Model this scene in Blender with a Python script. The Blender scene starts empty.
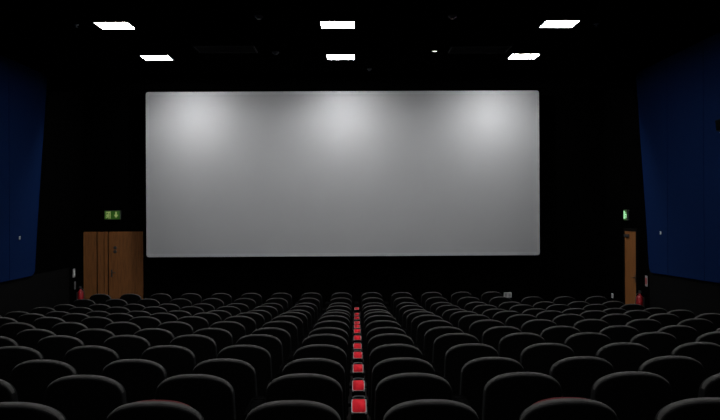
import bpy, bmesh, math, random
from mathutils import Vector, Matrix

random.seed(7)
S = bpy.context.scene
COL = S.collection
PI = math.pi
F = 760.0
CAMZ = 2.658
VPX = 355.5
CEIL = 5.80
XL, XR = -7.13, 6.55
YF, YB = 20.0, -3.0
AX = -0.29

# ------------------------------------------------------------------ materials
def mat(name, col, rough=0.6, spec=0.5, emit=None, strength=0.0, noise=0.0, nscale=20.0, bump=0.0, bscale=200.0,
        stretch=(1, 1, 1), col2=None, metal=0.0):
    m = bpy.data.materials.new(name)
    m.use_nodes = True
    nt = m.node_tree
    b = nt.nodes['Principled BSDF']
    b.inputs['Base Color'].default_value = (*col, 1)
    b.inputs['Roughness'].default_value = rough
    b.inputs['Specular IOR Level'].default_value = spec
    b.inputs['Metallic'].default_value = metal
    if emit:
        b.inputs['Emission Color'].default_value = (*emit, 1)
        b.inputs['Emission Strength'].default_value = strength
    if noise or bump:
        tc = nt.nodes.new('ShaderNodeTexCoord')
        mp = nt.nodes.new('ShaderNodeMapping')
        mp.inputs['Scale'].default_value = stretch
        nt.links.new(tc.outputs['Object'], mp.inputs['Vector'])
    if noise:
        n = nt.nodes.new('ShaderNodeTexNoise')
        n.inputs['Scale'].default_value = nscale
        n.inputs['Detail'].default_value = 4
        nt.links.new(mp.outputs['Vector'], n.inputs['Vector'])
        r = nt.nodes.new('ShaderNodeValToRGB')
        c2 = col2 or tuple(c * (1 - noise) for c in col)
        r.color_ramp.elements[0].position = 0.3
        r.color_ramp.elements[1].position = 0.7
        r.color_ramp.elements[0].color = (*c2, 1)
        r.color_ramp.elements[1].color = (*col, 1)
        nt.links.new(n.outputs['Fac'], r.inputs['Fac'])
        nt.links.new(r.outputs['Color'], b.inputs['Base Color'])
    if bump:
        n2 = nt.nodes.new('ShaderNodeTexNoise')
        n2.inputs['Scale'].default_value = bscale
        nt.links.new(mp.outputs['Vector'], n2.inputs['Vector'])
        bp = nt.nodes.new('ShaderNodeBump')
        bp.inputs['Strength'].default_value = bump
        bp.inputs['Distance'].default_value = 0.003
        nt.links.new(n2.outputs['Fac'], bp.inputs['Height'])
        nt.links.new(bp.outputs['Normal'], b.inputs['Normal'])
    return m

LAMP = 58.0
DOWN = 800.0
M = {
    'black_wall': mat('black_wall_paint', (0.0011, 0.0011, 0.0011), 0.95, 0.0, noise=0.3, nscale=3),
    'black_ceiling': mat('black_ceiling_paint', (0.0025, 0.0025, 0.0027), 1.0, 0.0, noise=0.3, nscale=2),
    'dado': mat('dark_grey_dado', (0.0036, 0.0036, 0.0036), 0.95, 0.02, noise=0.2, nscale=5),
    'carpet': mat('dark_carpet', (0.012, 0.010, 0.010), 1.0, 0.05, noise=0.5, nscale=60, bump=0.4),
    'blue': mat('blue_wall_fabric', (0.0009, 0.0095, 0.048), 0.95, 0.05, noise=0.15, nscale=30, bump=0.3, bscale=300),
    'screen': mat('matt_white_screen', (0.305, 0.305, 0.308), 0.95, 0.05, noise=0.03, nscale=1.2),
    'screen_edge': mat('screen_edge_band', (0.335, 0.335, 0.339), 0.9, 0.05, noise=0.03, nscale=3),
    'masking': mat('black_masking_velvet', (0.004, 0.004, 0.004), 1.0, 0.0, noise=0.3, nscale=40),
    'lamp_frame': mat('white_lamp_frame', (0.05, 0.05, 0.05), 0.5),
    'lamp': mat('lamp_diffuser', (0.9, 0.9, 0.9), 0.5, 0.3, (0.96, 0.98, 1.0), LAMP),
    'down': mat('downlight_lens', (0.9, 0.9, 0.9), 0.5, 0.3, (0.97, 0.985, 1.0), DOWN),
    'tiny_lamp': mat('small_lit_lens', (0.9, 0.9, 0.9), 0.5, 0.3, (1.0, 0.97, 0.9), 3.0),
    'shell': mat('charcoal_seat_fabric', (0.051, 0.0485, 0.0465), 0.9, 0.1, noise=0.25, nscale=14, bump=0.15, bscale=400),
    'plastic': mat('black_back_shell', (0.0025, 0.0025, 0.0025), 0.9, 0.05, noise=0.25, nscale=14),
    'fabric': mat('dark_red_fabric', (0.008, 0.002, 0.002), 0.95, 0.1, noise=0.3, nscale=120, bump=0.4, bscale=500),
    'bright_fabric': mat('red_chair_fabric', (0.07, 0.004, 0.006), 0.95, 0.1, noise=0.3, nscale=120, bump=0.3, bscale=500),
    'pad': mat('red_armrest_pad', (0.60, 0.014, 0.024), 0.9, 0.05, noise=0.2, nscale=150, bump=0.2, bscale=500),
    'black_pad': mat('black_armrest_pad', (0.002, 0.002, 0.002), 0.95, 0.0, noise=0.2, nscale=150, bump=0.2, bscale=500),
    'arm_black': mat('black_armrest_plastic', (0.002, 0.002, 0.002), 0.95, 0.0, noise=0.15, nscale=30),
    'arm': mat('grey_armrest_plastic', (0.13, 0.125, 0.12), 0.5, 0.4, noise=0.15, nscale=30),
    'cup': mat('black_cup_plastic', (0.02, 0.02, 0.02), 0.5, 0.3, noise=0.15, nscale=30),
    'steel': mat('black_steel', (0.004, 0.004, 0.0042), 0.7, 0.1, noise=0.2, nscale=20),
    'wood': mat('orange_wood_veneer', (0.23, 0.085, 0.022), 0.55, 0.3, noise=0.4, nscale=6, stretch=(6, 6, 0.5)),
    'seam': mat('dark_door_seam', (0.003, 0.0025, 0.002), 0.9, 0.05, noise=0.2, nscale=10),
    'ironmongery': mat('dark_metal', (0.03, 0.03, 0.03), 0.4, 0.5, noise=0.2, nscale=30),
    'red_paint': mat('red_extinguisher_paint', (0.30, 0.009, 0.014), 0.4, 0.5, noise=0.1, nscale=10),
    'white_plastic': mat('white_plastic', (0.6, 0.6, 0.58), 0.5, 0.4, noise=0.08, nscale=20),
    'grey_plastic': mat('grey_plastic', (0.28, 0.28, 0.28), 0.5, 0.4, noise=0.08, nscale=20),
    'dim_plastic': mat('dull_grey_plastic', (0.09, 0.09, 0.09), 0.6, 0.4, noise=0.1, nscale=20),
    'sign_green': mat('lit_sign_green', (0.03, 0.11, 0.015), 0.5, 0.3, (0.09, 0.30, 0.02), 0.07),
    'sign_pale': mat('lit_sign_pale', (0.3, 0.36, 0.18), 0.5, 0.3, (0.55, 0.75, 0.18), 0.24),
    'sign_house': mat('sign_housing', (0.04, 0.045, 0.04), 0.6, 0.3, noise=0.1, nscale=20),
    'sign_mint': mat('lit_sign_mint', (0.4, 0.6, 0.4), 0.5, 0.3, (0.30, 0.75, 0.35), 0.75),
    'vent': mat('vent_paint', (0.006, 0.006, 0.006), 0.8, 0.1, noise=0.1, nscale=20),
}

# ------------------------------------------------------------------ mesh helpers
def link(name, bm, m, parent=None, smooth=False, loc=None):
    me = bpy.data.meshes.new(name)
    bmesh.ops.recalc_face_normals(bm, faces=bm.faces)
    bm.to_mesh(me); bm.free()
    me.materials.append(M[m])
    if smooth:
        for p in me.polygons: p.use_smooth = True
    o = bpy.data.objects.new(name, me)
    COL.objects.link(o)
    if parent: o.parent = parent
    if loc: o.location = loc
    return o

def tag(o, label=None, cat=None, group=None, kind=None):
    if label: o['label'] = label
    if cat: o['category'] = cat
    if group: o['group'] = group
    if kind: o['kind'] = kind
    return o

def empty(name, loc, rz=0.0):
    o = bpy.data.objects.new(name, None)
    COL.objects.link(o)
    o.location = loc; o.rotation_euler = (0, 0, rz)
    o.empty_display_size = 0.1
    return o

def box(bm, x0, x1, y0, y1, z0, z1, bev=0.0, seg=2):
    r = bmesh.ops.create_cube(bm, size=1.0)
    vs = r['verts']
    for v in vs:
        v.co = Vector((x0 + (v.co.x + .5) * (x1 - x0), y0 + (v.co.y + .5) * (y1 - y0), z0 + (v.co.z + .5) * (z1 - z0)))
    if bev:
        es = list({e for v in vs for e in v.link_edges})
        bmesh.ops.bevel(bm, geom=es, offset=bev, segments=seg, affect='EDGES', profile=0.5)
    return bm

def boxm(*a, **k):
    return box(bmesh.new(), *a, **k)

def lathe(bm, prof, seg=24, origin=(0, 0, 0), axis='Z'):
    """prof: list of (r, h)."""
    rings = []
    for r, h in prof:
        ring = []
        for i in range(seg):
            a = 2 * PI * i / seg
            p = (r * math.cos(a), r * math.sin(a), h)
            if axis == 'X': p = (h, r * math.cos(a), r * math.sin(a))
            if axis == 'Y': p = (r * math.cos(a), h, r * math.sin(a))
            ring.append(bm.verts.new(Vector(p) + Vector(origin)))
        rings.append(ring)
    for a, b in zip(rings, rings[1:]):
        for i in range(seg):
            j = (i + 1) % seg
            bm.faces.new((a[i], a[j], b[j], b[i]))
    for ring in (rings[0], rings[-1]):
        if len(ring) > 2: bm.faces.new(ring)
    return bm

def prism(bm, pts, d0, d1, axis='Y'):
    """extrude a closed 2D outline between d0 and d1 along axis (Y: pts are x,z; X: pts are y,z; Z: pts are x,y)."""
    def P(p, d):
        return {'Y': (p[0], d, p[1]), 'X': (d, p[0], p[1]), 'Z': (p[0], p[1], d)}[axis]
    a = [bm.verts.new(P(p, d0)) for p in pts]
    b = [bm.verts.new(P(p, d1)) for p in pts]
    bm.faces.new(a); bm.faces.new(b[::-1])
    n = len(pts)
    for i in range(n):
        j = (i + 1) % n
        bm.faces.new((a[i], a[j], b[j], b[i]))
    return bm

def tube(bm, pts, r, seg=8):
    pts = [Vector(p) for p in pts]
    rings = []
    for i, p in enumerate(pts):
        t = (pts[min(i + 1, len(pts) - 1)] - pts[max(i - 1, 0)]).normalized()
        up = Vector((0, 0, 1)) if abs(t.z) < 0.9 else Vector((1, 0, 0))
        u = t.cross(up).normalized(); w = u.cross(t)
        rings.append([bm.verts.new(p + r * (math.cos(2 * PI * k / seg) * u + math.sin(2 * PI * k / seg) * w)) for k in range(seg)])
    for a, b in zip(rings, rings[1:]):
        for i in range(seg):
            j = (i + 1) % seg
            bm.faces.new((a[i], a[j], b[j], b[i]))
    bm.faces.new(rings[0]); bm.faces.new(rings[-1])
    return bm

def rrect(w, h, r, n=6, cx=0.0, cz=0.0):
    pts = []
    for sx, sz, a0 in ((1, 1, 0), (-1, 1, 90), (-1, -1, 180), (1, -1, 270)):
        for i in range(n + 1):
            a = math.radians(a0 + 90 * i / n)
            pts.append((cx + sx * (w / 2 - r) + r * math.cos(a), cz + sz * (h / 2 - r) + r * math.sin(a)))
    return pts

# ------------------------------------------------------------------ rows
ROWY = [398.9, 372.2, 356.8, 343.2, 332.8, 326.3, 319.7, 314.5, 311.0, 308.8, 304.8, 302.0, 297.0, 291.9]
SEAT_H = 0.95
ROWS = []
for k, y in enumerate(ROWY):
    d = 3.32 + 0.955 * k
    if k == 0: d += 0.05
    h = (y - 210.0) * (d + 0.015) / F
    ROWS.append((d, max(0.0, CAMZ - h - SEAT_H)))
zmin = min(z for d, z in ROWS)
ROWS = [(d, z - zmin) for d, z in ROWS]

# ------------------------------------------------------------------ setting
bm = bmesh.new()
prof = []
ext = [(ROWS[0][0] - 0.955 * j, ROWS[0][1] + 0.085 * j) for j in range(6, 0, -1)]
allrows = ext + ROWS
edges = [YB]
for (d, z) in allrows[1:]: edges.append(d - 0.45)
edges.append(YF)
for i, (d, z) in enumerate(allrows):
    prof.append((edges[i], z)); prof.append((edges[i + 1], z))
outline = prof + [(YF, -0.3), (YB, -0.3)]
clean = []
for p in outline:
    if not clean or (abs(p[0] - clean[-1][0]) + abs(p[1] - clean[-1][1])) > 1e-5: clean.append(p)
prism(bm, clean, XL, XR, 'X')
tag(link('floor', bm, 'carpet'), kind='structure')
tag(link('ceiling', boxm(XL - .2, XR + .2, YB - .2, YF + .2, CEIL, CEIL + .2), 'black_ceiling'), kind='structure')
tag(link('wall_front', boxm(XL - .2, XR + .2, YF, YF + .2, -.3, CEIL), 'black_wall'), kind='structure')
tag(link('wall_back', boxm(XL - .2, XR + .2, YB - .2, YB, -.3, CEIL), 'black_wall'), kind='structure')
tag(link('wall_left', boxm(XL - .2, XL, YB, YF, -.3, CEIL), 'black_wall'), kind='structure')
tag(link('wall_right', boxm(XR, XR + .2, YB, YF, -.3, CEIL), 'black_wall'), kind='structure')
tag(link('ceiling_beam', boxm(XL, XR, 17.6, 17.9, 5.475, CEIL), 'black_ceiling'), kind='structure')
# dado boards on the lower side walls
def dado(name, x0, x1, y0, y1, zt):
    pts = [(p[0], p[1]) for p in clean[:-2] if y0 < p[0] < y1]
    def zf(y):
        z = 0
        for i, (d, zz) in enumerate(allrows):
            if edges[i] <= y < edges[i + 1]: z = zz
        return z
    o = [(y0, zf(y0))] + pts + [(y1, zf(y1)), (y1, zt), (y0, zt + 0.0)]
    b = bmesh.new()
    prism(b, o, x0, x1, 'X')
    tag(link(name, b, 'dado'), kind='structure')
dado('trim_1', XL, XL + .02, 8.0, 18.9, 1.26)
dado('trim_2', XR - .02, XR, 8.0, 16.85, 1.30)

# ------------------------------------------------------------------ blue wall panels
PZ1 = 5.79
def wall_panels(side):
    xw = XL if side < 0 else XR
    xa, xb = (xw, xw + .07) if side < 0 else (xw - .07, xw)
    ys = [10.4, 12.3, 14.1, 15.75] if side > 0 else [10.4, 12.3, 13.9, 15.55]
    words = {0: 'third from the slanted end', 1: 'third panel back from the slanted end',
             2: 'middle one, behind the slanted end panel', 3: 'with the slanted end beside the dark corner'}
    names = {3: ('end blue fabric wall panel with slanted edge on the {} wall'),
             2: ('second blue fabric panel from the screen on the {} wall'),
             1: ('third blue fabric panel from the screen on the {} wall'),
             0: ('fourth blue fabric panel from the screen on the {} wall')}
    sd = 'left' if side < 0 else 'right'
    for i, y0 in enumerate(ys):
        zb = (lambda y: 1.25) if side < 0 else (lambda y: 1.315 - (y - 13.6) * 0.022)
        g = 0.006
        if i < 3:
            y1 = ys[i + 1]
            pts = [(y0 + g, zb(y0)), (y1 - g, zb(y1)), (y1 - g, PZ1), (y0 + g, PZ1)]
        else:
            pts = [(y0 + g, zb(y0)), (16.62, zb(16.8)), (16.72, zb(16.8) + 0.04), (16.78, zb(16.8) + 0.12)]
            for t in range(1, 9):
                f = t / 8
                pts.append((16.78 + 0.74 * f ** 1.1, 1.4 + (PZ1 - 1.4) * f))
            pts.append((y0 + g, PZ1))
        b = bmesh.new()
        prism(b, pts, xa, xb, 'X')
        o = link('wall_panel', b, 'blue')
        md = o.modifiers.new('bevel', 'BEVEL'); md.width = 0.012; md.segments = 2; md.limit_method = 'ANGLE'
        tag(o, names[i].format(sd), 'wall panel', 'blue fabric wall panels')
wall_panels(-1); wall_panels(1)

# ------------------------------------------------------------------ screen
SY = 19.4
sx0, sx1 = (146.7 - VPX) * SY / F, (539.8 - VPX) * SY / F
sz1, sz0 = CAMZ + (210 - 91.2) * SY / F, CAMZ - (256.1 - 210) * SY / F
sc = empty('cinema_screen', ((sx0 + sx1) / 2, YF, sz0))
tag(sc, 'large blank pale grey cinema screen with rounded corners on the black wall', 'screen')
W_, H_ = sx1 - sx0, sz1 - sz0
b = bmesh.new(); prism(b, rrect(W_ - .14, H_ - .14, .05, 6, 0, H_ / 2), SY - YF, SY - YF + .03)
link('screen_surface', b, 'screen', sc)
# edge band: ring around the surface
b = bmesh.new()
po = rrect(W_, H_, .065, 8, 0, H_ / 2); pi_ = rrect(W_ - .146, H_ - .146, .05, 8, 0, H_ / 2)
y0, y1 = SY - YF - .004, SY - YF + .03
vo0 = [b.verts.new((x, y0, z)) for x, z in po]; vi0 = [b.verts.new((x, y0, z)) for x, z in pi_]
vo1 = [b.verts.new((x, y1, z)) for x, z in po]; vi1 = [b.verts.new((x, y1, z)) for x, z in pi_]
n = len(po)
for i in range(n):
    j = (i + 1) % n
    b.faces.new((vo0[i], vo0[j], vi0[j], vi0[i])); b.faces.new((vo1[i], vi1[i], vi1[j], vo1[j]))
    b.faces.new((vo0[i], vo1[i], vo1[j], vo0[j])); b.faces.new((vi0[i], vi0[j], vi1[j], vi1[i]))
link('edge_band', b, 'screen_edge', sc)
b = bmesh.new(); prism(b, rrect(W_ - .3, H_ - .3, .05, 4, 0, H_ / 2), SY - YF + .03, 0.0)
link('backing_frame', b, 'masking', sc)

# ------------------------------------------------------------------ ceiling lights
def ceiling_light(x, y, label):
    t = empty('ceiling_light', (x, y, CEIL))
    tag(t, label, 'ceiling light', 'square ceiling light panels')
    b = bmesh.new(); s, e, f, g = .296, .276, .250, .230
    for a in ((-s, s, -f, -g), (-s, s, g, f), (-s, -e, -g, g), (e, s, -g, g)):
        box(b, *a, -.02, 0)
    link('frame', b, 'lamp_frame', t)
    link('diffuser', boxm(-.275, .275, -.229, .229, -.014, -.002), 'lamp', t)
cols = [(AX - 3.75, 'left'), (AX + .005, 'middle'), (AX + 3.75, 'right')]
for x, w in cols:
    ceiling_light(x, 12.83, 'glowing square ceiling light, larger nearer one of the %s pair' % w)
    for y_, v in ((10.12, 'nearest above the picture'), (7.41, 'second above the picture'), (4.70, 'third above the picture'), (1.99, 'over the camera')):
        ceiling_light(x, y_, 'square ceiling light of the %s line, %s' % (w, v))
    ceiling_light(x, 15.54, 'glowing square ceiling light, smaller farther one of the %s pair' % w)
def downlight(x, y, label, r, m, z=CEIL, dome=0.0):
    t = empty('ceiling_downlight', (x, y, z))
    tag(t, label, 'downlight')
    b = bmesh.new(); lathe(b, [(r * 1.25, 0), (r * 1.25, -.012), (r * 1.02, -.018), (r * 1.02, -.004)], 24)
    link('trim_ring', b, 'dim_plastic', t, True)
    b = bmesh.new(); lathe(b, [(r, 0), (r, -.012 - dome * .5), (r * .9, -.012 - dome * .8), (r * .6, -.017 - dome)], 24)
    link('lens', b, m, t)
    return t
for x, w in cols:
    downlight(x, 18.12, 'downlight behind the ceiling beam over the %s bright patch of the screen' % w, .10, 'down', dome=.035)
def ceil_pt(px, py):
    d = F * (CEIL - CAMZ) / (210 - (py + 0.005 * (px - VPX)))
    return (px - VPX) * d / F, d
x, y = ceil_pt(435.5, 50.5)
downlight(x, y, 'tiny lit round downlight on the dark ceiling right of the middle lights', .045, 'tiny_lamp')
def detector(px, py, label, r=.07):
    x, y = ceil_pt(px, py)
    t = empty('smoke_detector', (x, y, CEIL))
    tag(t, label, 'smoke detector')
    b = bmesh.new(); lathe(b, [(r, 0), (r, -.018), (r * .93, -.024), (r * .6, -.026)], 20)
    link('base', b, 'grey_plastic', t, True)
    b = bmesh.new(); lathe(b, [(r * .6, -.026), (r * .62, -.045), (r * .4, -.055), (0.01, -.056)], 20)
    link('sensor_head', b, 'grey_plastic', t, True)
detector(260, 16, 'faint round smoke detector on the ceiling left of the nearer middle light')
detector(453.5, 15.5, 'faint round smoke detector on the ceiling between middle and right nearer lights')
detector(276.5, 52, 'faint round smoke detector on the ceiling left of the farther middle light')
detector(370, 68.5, 'dim small smoke detector on the ceiling just above the screen', .05)
def sprinkler(px, py, label):
    x, y = ceil_pt(px, py)
    t = empty('ceiling_sprinkler', (x, y, CEIL))
    tag(t, label, 'sprinkler')
    b = bmesh.new(); lathe(b, [(.04, 0), (.04, -.006), (.012, -.01), (.012, -.04)], 16)
    link('collar', b, 'grey_plastic', t, True)
    b = bmesh.new(); lathe(b, [(.012, -.04), (.03, -.042), (.03, -.046), (.006, -.05)], 16)
    link('deflector', b, 'dim_plastic', t, True)
sprinkler(78, 25, 'tiny sprinkler head on the ceiling outside the left lights')
sprinkler(597.5, 23.5, 'tiny sprinkler head on the ceiling outside the right lights')
def vent(px, py, label):
    x, y = ceil_pt(px, py)
    t = empty('ceiling_vent', (x, y, CEIL))
    tag(t, label, 'ceiling vent')
    b = bmesh.new()
    for a in ((-.58, .58, -.3, -.27), (-.58, .58, .27, .3), (-.58, -.55, -.27, .27), (.55, .58, -.27, .27)):
        box(b, *a, -.02, 0)
    link('frame', b, 'vent', t)
    b = bmesh.new()
    for i in range(10):
        yy = -.24 + i * .053
        prism(b, [(yy, -.002), (yy + .006, -.002), (yy + .032, -.016), (yy + .026, -.016)], -.55, .55, 'X')
    link('louvre', b, 'vent', t)
vent(227, 49, 'dark louvred vent on the ceiling between the left and middle farther lights')
vent(480, 49, 'dark louvred vent on the ceiling between the middle and right farther lights')

# ------------------------------------------------------------------ doors
def fx(px, d=YF): return (px - VPX) * d / F
dz = 2.12
d1 = empty('door_1', (fx(113.5), YF, 0)); tag(d1, 'orange wooden double door beside the screen under the green exit sign', 'door', kind='structure')
cx = fx(113.5)
def X(px): return fx(px) - cx
link('narrow_leaf', boxm(X(84), X(97.2), -.05, 0, .01, dz, bev=.004), 'wood', d1)
link('frame', boxm(X(98.4), X(104.6), -.045, 0, .01, dz, bev=.004), 'wood', d1)
link('meeting_stile', boxm(X(105.2), X(108.4), -.05, 0, .01, dz, bev=.004), 'wood', d1)
wl = link('wide_leaf', boxm(X(109.6), X(143.5), -.05, 0, .01, dz, bev=.004), 'wood', d1)
link('gap_strip', boxm(X(84), X(143.5), -.02, -.001, .005, dz - .005), 'seam', d1)
for zz in (1.70, 1.60):
    b = bmesh.new(); lathe(b, [(.045, -.05), (.045, -.058), (.03, -.06)], 20, (X(116), 0, zz), 'Y')
    link('door_disc', b, 'ironmongery', wl, True)
b = bmesh.new(); box(b, X(112.5) - .02, X(112.5) + .02, -.055, -.05, .93, 1.13)
tube(b, [(X(112.5), -.055, 1.05), (X(112.5), -.10, 1.05), (X(112.5) + .11, -.10, 1.05)], .01)
link('handle', b, 'ironmongery', wl)

d2 = empty('door_2', (XR, 17.95, 0)); tag(d2, 'orange wooden side door under the small exit sign on the right wall', 'door', kind='structure')
link('door_leaf', boxm(-.05, 0, -.365, .365, .01, dz, bev=.004), 'wood', d2)
b = bmesh.new()
box(b, -.06, 0, -.43, -.37, 0, dz + .07); box(b, -.06, 0, .37, .43, 0, dz + .07); box(b, -.06, 0, -.37, .37, dz + .005, dz + .07)
link('door_frame', b, 'seam', d2)
b = bmesh.new(); box(b, -.055, -.05, -.33, -.29, .93, 1.13); tube(b, [(-.055, -.31, 1.05), (-.10, -.31, 1.05), (-.10, -.20, 1.05)], .01)
link('handle', b, 'ironmongery', d2)
link('door_closer', boxm(-.10, -.05, .05, .30, 1.98, 2.05, bev=.008), 'ironmongery', d2)

# ------------------------------------------------------------------ exit signs
def person_pts(s, ox, oz):
    """running figure built as polygons: returns list of outlines"""
    def limb(a, b, w):
        a = Vector(a); b = Vector(b); t = (b - a).normalized(); n = Vector((-t.y, t.x)) * w / 2
        return [(ox + s * p.x, oz + s * p.y) for p in (a + n, b + n, b - n, a - n)]
    out = [limb((.02, .70), (-.04, .40), .17),
           limb((-.04, .42), (.14, .24), .11), limb((.14, .26), (.10, .02), .09),
           limb((-.04, .42), (-.16, .22), .11), limb((-.15, .23), (-.32, .17), .09),
           limb((.04, .68), (.20, .55), .08), limb((.20, .56), (.31, .66), .07),
           limb((.0, .69), (-.17, .62), .08), limb((-.17, .63), (-.21, .46), .07)]
    out.append([(ox + s * (.07 + .085 * math.cos(2 * PI * i / 12)), oz + s * (.84 + .085 * math.sin(2 * PI * i / 12))) for i in range(12)])
    return out
e = empty('exit_sign', (fx(113.6), YF, 2.45)); tag(e, 'lit green exit sign with figure and down arrow above the double door', 'exit sign')
w2, h = .20, .215
link('housing', boxm(-w2 - .012, w2 + .012, -.07, 0, -.012, h + .012, bev=.006), 'sign_house', e)
link('sign_face', boxm(-w2, w2, -.074, -.07, 0, h), 'sign_green', e)
b = bmesh.new()
# door opening with a figure running out of it
box(b, -.165, -.155, -.077, -.074, .02, h - .02); box(b, -.065, -.045, -.077, -.074, .01, h - .01)
box(b, -.155, -.065, -.077, -.074, h - .05, h - .02)
for o in person_pts(.175, -.108, .005): prism(b, o, -.078, -.074)
link('running_figure', b, 'sign_pale', e)
b = bmesh.new()
prism(b, [(.08, .195), (.12, .195), (.12, .115), (.16, .115), (.10, .03), (.04, .115), (.08, .115)], -.077, -.074)
link('down_arrow', b, 'sign_pale', e)

e = empty('exit_sign', (XR, 18.25, 2.385)); tag(e, 'small lit green exit sign above the side door on the right wall', 'exit sign')
link('housing', boxm(-.06, 0, -.115, .115, -.01, .25, bev=.006), 'sign_house', e)
link('sign_face', boxm(-.064, -.06, -.105, .105, 0, .24), 'sign_green', e)
b = bmesh.new()
box(b, -.068, -.064, .005, .095, .03, .22)
link('lit_door_symbol', b, 'sign_mint', e)
b = bmesh.new()
for o in person_pts(.17, -.06, .03): prism(b, o, -.068, -.064, 'X')
link('running_figure', b, 'sign_mint', e)

# ------------------------------------------------------------------ fire extinguishers and their signs
def extinguisher(x, y, z, side, label):
    t = empty('fire_extinguisher', (x, y, z)); tag(t, label, 'fire extinguisher', 'red fire extinguishers')
    b = bmesh.new(); lathe(b, [(.06, 0), (.07, .01), (.075, .03), (.075, .40), (.065, .44), (.03, .47), (.025, .50)], 20)
    body = link('cylinder', b, 'red_paint', t, True)
    b = bmesh.new(); lathe(b, [(.0765, .05), (.0765, .12)], 20)
    link('instruction_label', b, 'white_plastic', body, True)
    b = bmesh.new(); lathe(b, [(.022, .50), (.022, .53)], 12); box(b, -.015, .015, -.10, .03, .53, .545); box(b, -.015, .015, -.09, .03, .56, .572); box(b, -.012, .012, .01, .03, .53, .57)
    link('valve_handle', b, 'ironmongery', t)
    b = bmesh.new(); tube(b, [(-side * .02, .0, .515), (-side * .07, -.02, .50), (-side * .095, -.02, .42), (-side * .095, -.02, .25), (-side * .09, -.02, .13)], .011)
    link('hose', b, 'ironmongery', t, True)
    b = bmesh.new(); box(b, *((.07, .10) if side > 0 else (-.10, -.07)), -.04, .04, .12, .42)
    link('wall_bracket', b, 'ironmongery', t)
extinguisher(XL + .12, 19.40, .18, -1, 'red fire extinguisher on the wall beside the double door')
extinguisher(XR - .16, 17.08, .24, 1, 'red fire extinguisher on the wall beside the right side door')
def wall_plate(name, side, y, z, ly, hz, m, label, cat, extra=None, xoff=0.0):
    xw = (XL + xoff) if side < 0 else (XR - xoff)
    t = empty(name, (xw, y, z)); tag(t, label, cat)
    s = -side
    a, c = sorted((0, s * .014))
    link('plate', boxm(a, c, -ly / 2, ly / 2, -hz / 2, hz / 2, bev=.003), m, t)
    if extra:
        a, c = sorted((s * .014, s * .018))
        link(extra[0], boxm(a, c, -ly * .3, ly * .3, -hz * .3, hz * .3), extra[1], t)
wall_plate('safety_sign', -1, 19.25, 1.10, .14, .22, 'grey_plastic', 'pale safety sign high above the extinguisher by the double door', 'safety sign', ('text_panel', 'white_plastic'))
wall_plate('safety_sign', -1, 19.32, .78, .10, .20, 'dim_plastic', 'smaller grey sign just above the extinguisher by the double door', 'safety sign', ('text_panel', 'dim_plastic'))
wall_plate('safety_sign', 1, 17.02, 1.03, .12, .24, 'grey_plastic', 'small red and white safety sign above the right extinguisher', 'safety sign', ('red_panel', 'red_paint'), .02)
wall_plate('switch_plate', -1, 16.0, 2.11, .05, .065, 'white_plastic', 'small white plate low on the left blue wall panel', 'wall plate', ('switch', 'grey_plastic'), .07)
wall_plate('switch_plate', 1, 16.1, 2.14, .05, .065, 'white_plastic', 'small white plate low on the right blue wall panel', 'wall plate', ('switch', 'grey_plastic'), .07)
wall_plate('wall_socket', 1, 19.35, .44, .12, .12, 'white_plastic', 'small white socket low on the wall beyond the right side door', 'socket', ('socket_face', 'grey_plastic'))
t = empty('wall_socket', (fx(507.2), YF, .40)); tag(t, 'grey double socket low on the black wall beneath the screen', 'socket')
link('plate', boxm(-.10, .10, -.05, 0, -.06, .07, bev=.006), 'white_plastic', t)
b = bmesh.new(); box(b, -.08, -.015, -.055, -.05, -.04, .05); box(b, .015, .08, -.055, -.05, -.04, .05)
link('socket_face', b, 'grey_plastic', t)

# surround speaker on the right wall, cut by the frame
d = 13.12
t = empty('wall_speaker', (XR - .07, d, 3.98)); tag(t, 'black wall speaker with pale underside high on the right blue panel', 'speaker')
b = bmesh.new(); prism(b, [(-.0, .0), (-.15, .03), (-.17, .22), (0, .22)], -.16, .16); link('cabinet', b, 'steel', t)
b = bmesh.new(); box(b, -.14, -.01, -.05, .05, -.015, .0); link('bracket', b, 'white_plastic', t)
b = bmesh.new(); prism(b, [(-.150, .04), (-.162, .04), (-.180, .21), (-.168, .21)], -.14, .14); link('grille', b, 'masking', t)

# ------------------------------------------------------------------ cinema seats
PITCH = 0.626
COLX = 0.015

def pillow(outline, rings, deform, name, m, parent):
    """closed solid from a 2D outline (x,z) and rings of (scale inset in metres, y)."""
    cx = 0.0
    zs = [p[1] for p in outline]; cz = (min(zs) + max(zs)) / 2
    a = max(abs(p[0]) for p in outline); c = (max(zs) - min(zs)) / 2
    bm = bmesh.new(); R = []
    for ins, y in rings:
        sx = max(0.0, 1 - ins / a); sz = max(0.0, 1 - ins / c)
        R.append([bm.verts.new(deform(p[0] * sx, y, cz + (p[1] - cz) * sz)) for p in outline])
    n = len(outline)
    for r0, r1 in zip(R, R[1:]):
        for i in range(n):
            j = (i + 1) % n
            bm.faces.new((r0[i], r0[j], r1[j], r1[i]))
    for r, y in ((R[0], rings[0][1]), (R[-1], rings[-1][1])):
        cv = bm.verts.new(deform(0, y, cz))
        for i in range(n):
            bm.faces.new((r[i], r[(i + 1) % n], cv))
    return link(name, bm, m, parent, True)

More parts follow.
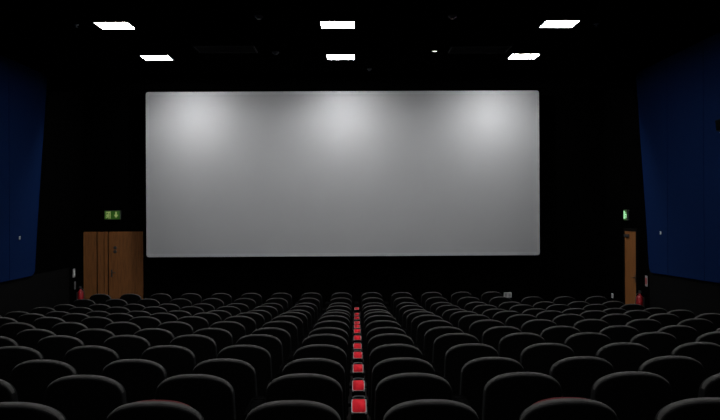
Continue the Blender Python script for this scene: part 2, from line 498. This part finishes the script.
def back_outline(a0, a1, ztop, b, zbot, n=2.7, rb=.05):
    pts = []
    N = 24
    for i in range(N + 1):
        t = PI * i / N
        c, s = math.cos(t), math.sin(t)
        x = a0 * math.copysign(abs(c) ** (2 / n), c)
        z = ztop - b + b * abs(s) ** (2 / n)
        pts.append((x, z))
    # left side down (x negative), bottom corners, right side up
    for f in (.25, .5, .75, 1.0):
        pts.append((-a0 - (a1 - a0) * f, (ztop - b) + (zbot + rb - ztop + b) * f))
    for k in range(1, 5):
        an = PI / 2 * k / 4
        pts.append((-a1 + rb - rb * math.cos(an), zbot + rb - rb * math.sin(an)))
    for k in range(0, 4):
        an = PI / 2 * k / 4
        pts.append((a1 - rb + rb * math.sin(an), zbot + rb - rb * math.cos(an)))
    for f in (1.0, .75, .5, .25):
        pts.append((a0 + (a1 - a0) * f, (ztop - b) + (zbot + rb - ztop + b) * f))
    return pts

def thick_rings(y0, y1, r0, r1):
    out = [(.16, y0), (.08, y0), (r0 + .02, y0)]
    for k in range(6):
        an = PI / 2 * k / 5
        out.append((r0 - r0 * math.sin(an) + .004 * (1 - k / 5), y0 + r0 - r0 * math.cos(an)))
    for k in range(6):
        an = PI / 2 * k / 5
        out.append((r1 - r1 * math.cos(an), y1 - r1 + r1 * math.sin(an)))
    out += [(r1 + .02, y1), (.08, y1), (.16, y1)]
    return out

def rim_rings(y0, y1, r, crown=0.0):
    out = [(.16, y0 - crown), (.08, y0 - crown * .8), (r + .02, y0 - crown * .2)]
    for k in range(0, 6):
        an = PI / 2 * k / 5
        out.append((r - r * math.sin(an), y0 + r - r * math.cos(an)))
    for k in range(0, 6):
        an = PI / 2 * k / 5
        out.append((r - r * math.cos(an), y1 - r + r * math.sin(an)))
    out += [(r + .02, y1 + crown * .2), (.08, y1 + crown * .8), (.16, y1 + crown)]
    return out

def deform_back(x, y, z):
    return Vector((x, y + (SEAT_H - z) * 0.20 + 0.55 * x * x, z))

def build_seat(edge=False):
    root = empty('cinema_chair', (0, 0, 0))
    pillow(back_outline(.2200, .231, SEAT_H - .010, .124, .31, 2.35), rim_rings(-.010, .078, .010, .002), deform_back, 'back_shell', 'plastic', root)
    pillow(back_outline(.219, .228, SEAT_H, .128, .33, 2.35), thick_rings(0, .072, .012, .03), deform_back, 'backrest', 'shell', root)
    pillow(back_outline(.190, .200, SEAT_H + (-.008 if edge else -.030), .115, .40, 2.35), rim_rings(.065, .125, .03, .012), deform_back, 'back_cushion',
           'bright_fabric' if edge else 'fabric', root)
    # tipped-up seat with its hard under-pan
    def dseat(x, y, z): return Vector((x, y + .27 + (z - .40) * -0.06, z))
    st = pillow([(x, z + .55) for x, z in rrect(.38, .30, .07, 6)], rim_rings(0, .10, .035, .01), dseat, 'seat', 'fabric', root)
    pillow([(x, z + .55) for x, z in rrect(.36, .28, .06, 6)], rim_rings(.098, .125, .012, .0), dseat, 'seat_pan', 'steel', st)
    b = bmesh.new(); tube(b, [(-.26, .25, .40), (.26, .25, .40)], .02); link('hinge_bar', b, 'steel', root)
    return root

def build_armrest(root, x, pad='black_pad'):
    b = bmesh.new()
    # body: long rounded block, pointed a little narrower at the rear
    pts = [(-.046, .155), (-.036, .142), (.036, .142), (.046, .155), (.047, .30), (.049, .50), (.045, .545), (.025, .562), (-.025, .562), (-.045, .545), (-.049, .50), (-.047, .30)]
    bm = bmesh.new(); prism(bm, pts, .615, .692, 'Z')
    es = [e for e in bm.edges]
    bmesh.ops.bevel(bm, geom=es, offset=.006, segments=2, affect='EDGES')
    bmesh.ops.translate(bm, verts=bm.verts, vec=(x, 0, 0))
    a = link('armrest', bm, 'arm_black', root)
    if pad == 'pad': a['label'] = 'armrest with a red pad'
    if pad == 'pad':
        bm = bmesh.new()
        prism(bm, [(-.045, .160), (-.037, .149), (.037, .149), (.045, .160), (.046, .30), (.047, .46), (.042, .467), (-.042, .467), (-.047, .46), (-.046, .30)], .686, .6955, 'Z')
        bmesh.ops.translate(bm, verts=bm.verts, vec=(x, 0, 0))
        link('trim', bm, 'arm', a)
    bm = bmesh.new()
    pp = [(-.039, .166), (-.031, .158), (.031, .158), (.039, .166), (.040, .30), (.041, .45), (.037, .458), (-.037, .458), (-.041, .45), (-.040, .30)]
    prism(bm, pp, .688, .700, 'Z')
    es = [e for e in bm.edges if e.verts[0].co.z > .695 and e.verts[1].co.z > .695]
    bmesh.ops.bevel(bm, geom=es, offset=.005, segments=2, affect='EDGES')
    bmesh.ops.translate(bm, verts=bm.verts, vec=(x, 0, 0))
    link('armrest_pad', bm, pad, a, True)
    bm = bmesh.new()
    lathe(bm, [(.030, .640), (.033, .685), (.040, .693), (.042, .697), (.040, .699), (.037, .696), (.030, .650), (.003, .648)], 24, (x, .512, 0))
    link('cup_holder', bm, 'cup' if pad == 'pad' else 'arm_black', a, True)
    bm = bmesh.new()
    box(bm, x - .022, x + .022, .20, .44, .06, .615, bev=.008)
    box(bm, x - .04, x + .04, .16, .50, 0, .06, bev=.006)
    link('leg', bm, 'steel', root)

proto = build_seat(); proto_red = build_seat(); proto_edge = build_seat(True); build_armrest(proto_edge, PITCH / 2)
build_armrest(proto, PITCH / 2); build_armrest(proto_red, PITCH / 2, 'pad')
first_end = True
def copy_tree(o, parent=None):
    c = o.copy(); COL.objects.link(c)
    if parent: c.parent = parent
    for ch in [q for q in ALLKIDS.get(o.name, [])]:
        copy_tree(ch, c)
    return c
ALLKIDS = {}
for q in bpy.data.objects:
    if q.parent: ALLKIDS.setdefault(q.parent.name, []).append(q)
ORD = ['first', 'second', 'third', 'fourth', 'fifth', 'sixth', 'seventh', 'eighth', 'ninth']
def rowword(k):
    if k == 0: return 'nearest row'
    if k < 7: return ORD[k] + ' nearest row'
    j = 13 - k
    return 'row nearest the screen' if j == 0 else ORD[j] + ' row from the screen'
used = set()
for k, (d, z) in enumerate(ROWS):
    for side in (-1, 1):
        nmax = 9 if side < 0 else (5 if k == 13 else 8)
        for i in range(nmax):
            x = COLX + side * PITCH * (i + .5)
            px = VPX + F * (x - side * .25) / d
            if px < -75 * 3.44 / d - 30 or px > 720 + 75 * 3.44 / d + 30: continue
            red = i == 0 and side < 0 and k < 13
            src = proto_red if red else (proto_edge if k == 0 and i == 1 else proto)
            o = copy_tree(src) if src.name in used else src
            used.add(src.name)
            o.location = (x + (0.010 if k == 0 else 0.0), d, z)
            sd = 'left' if side < 0 else 'right'
            if red:
                lb = 'black cinema chair with a red armrest at its right side, ' + rowword(k)
            else:
                lb = 'black cinema chair, %s %s of the red armrest line, %s' % (ORD[i], sd, rowword(k))
            if src is proto_edge: lb = 'black cinema chair with red top edge, second %s of red armrests, nearest row' % sd
            tag(o, lb, 'cinema chair', 'rows of black cinema chairs')
            if side < 0 and i == nmax - 1:
                build_armrest(o, -PITCH / 2)

# ------------------------------------------------------------------ world, camera, view
w = bpy.data.worlds.new('World'); S.world = w
w.use_nodes = True
w.node_tree.nodes['Background'].inputs['Color'].default_value = (0, 0, 0, 1)
cam = bpy.data.cameras.new('camera'); co = bpy.data.objects.new('camera', cam); COL.objects.link(co)
cam.sensor_width = 36; cam.lens = F / 720 * 36; cam.clip_end = 100; cam.clip_start = 0.05
yaw = (360 - VPX) / F
co.matrix_world = Matrix.Translation((0, 0, CAMZ)) @ Matrix.Rotation(-yaw, 4, 'Z') @ Matrix.Rotation(PI / 2, 4, 'X') @ Matrix.Rotation(-0.005, 4, 'Z')
S.camera = co
S.view_settings.view_transform = 'Standard'
S.view_settings.look = 'None'
S.view_settings.gamma = 1
S.view_settings.exposure = 0
S.view_settings.use_curve_mapping = False
S.cycles.use_denoising = True
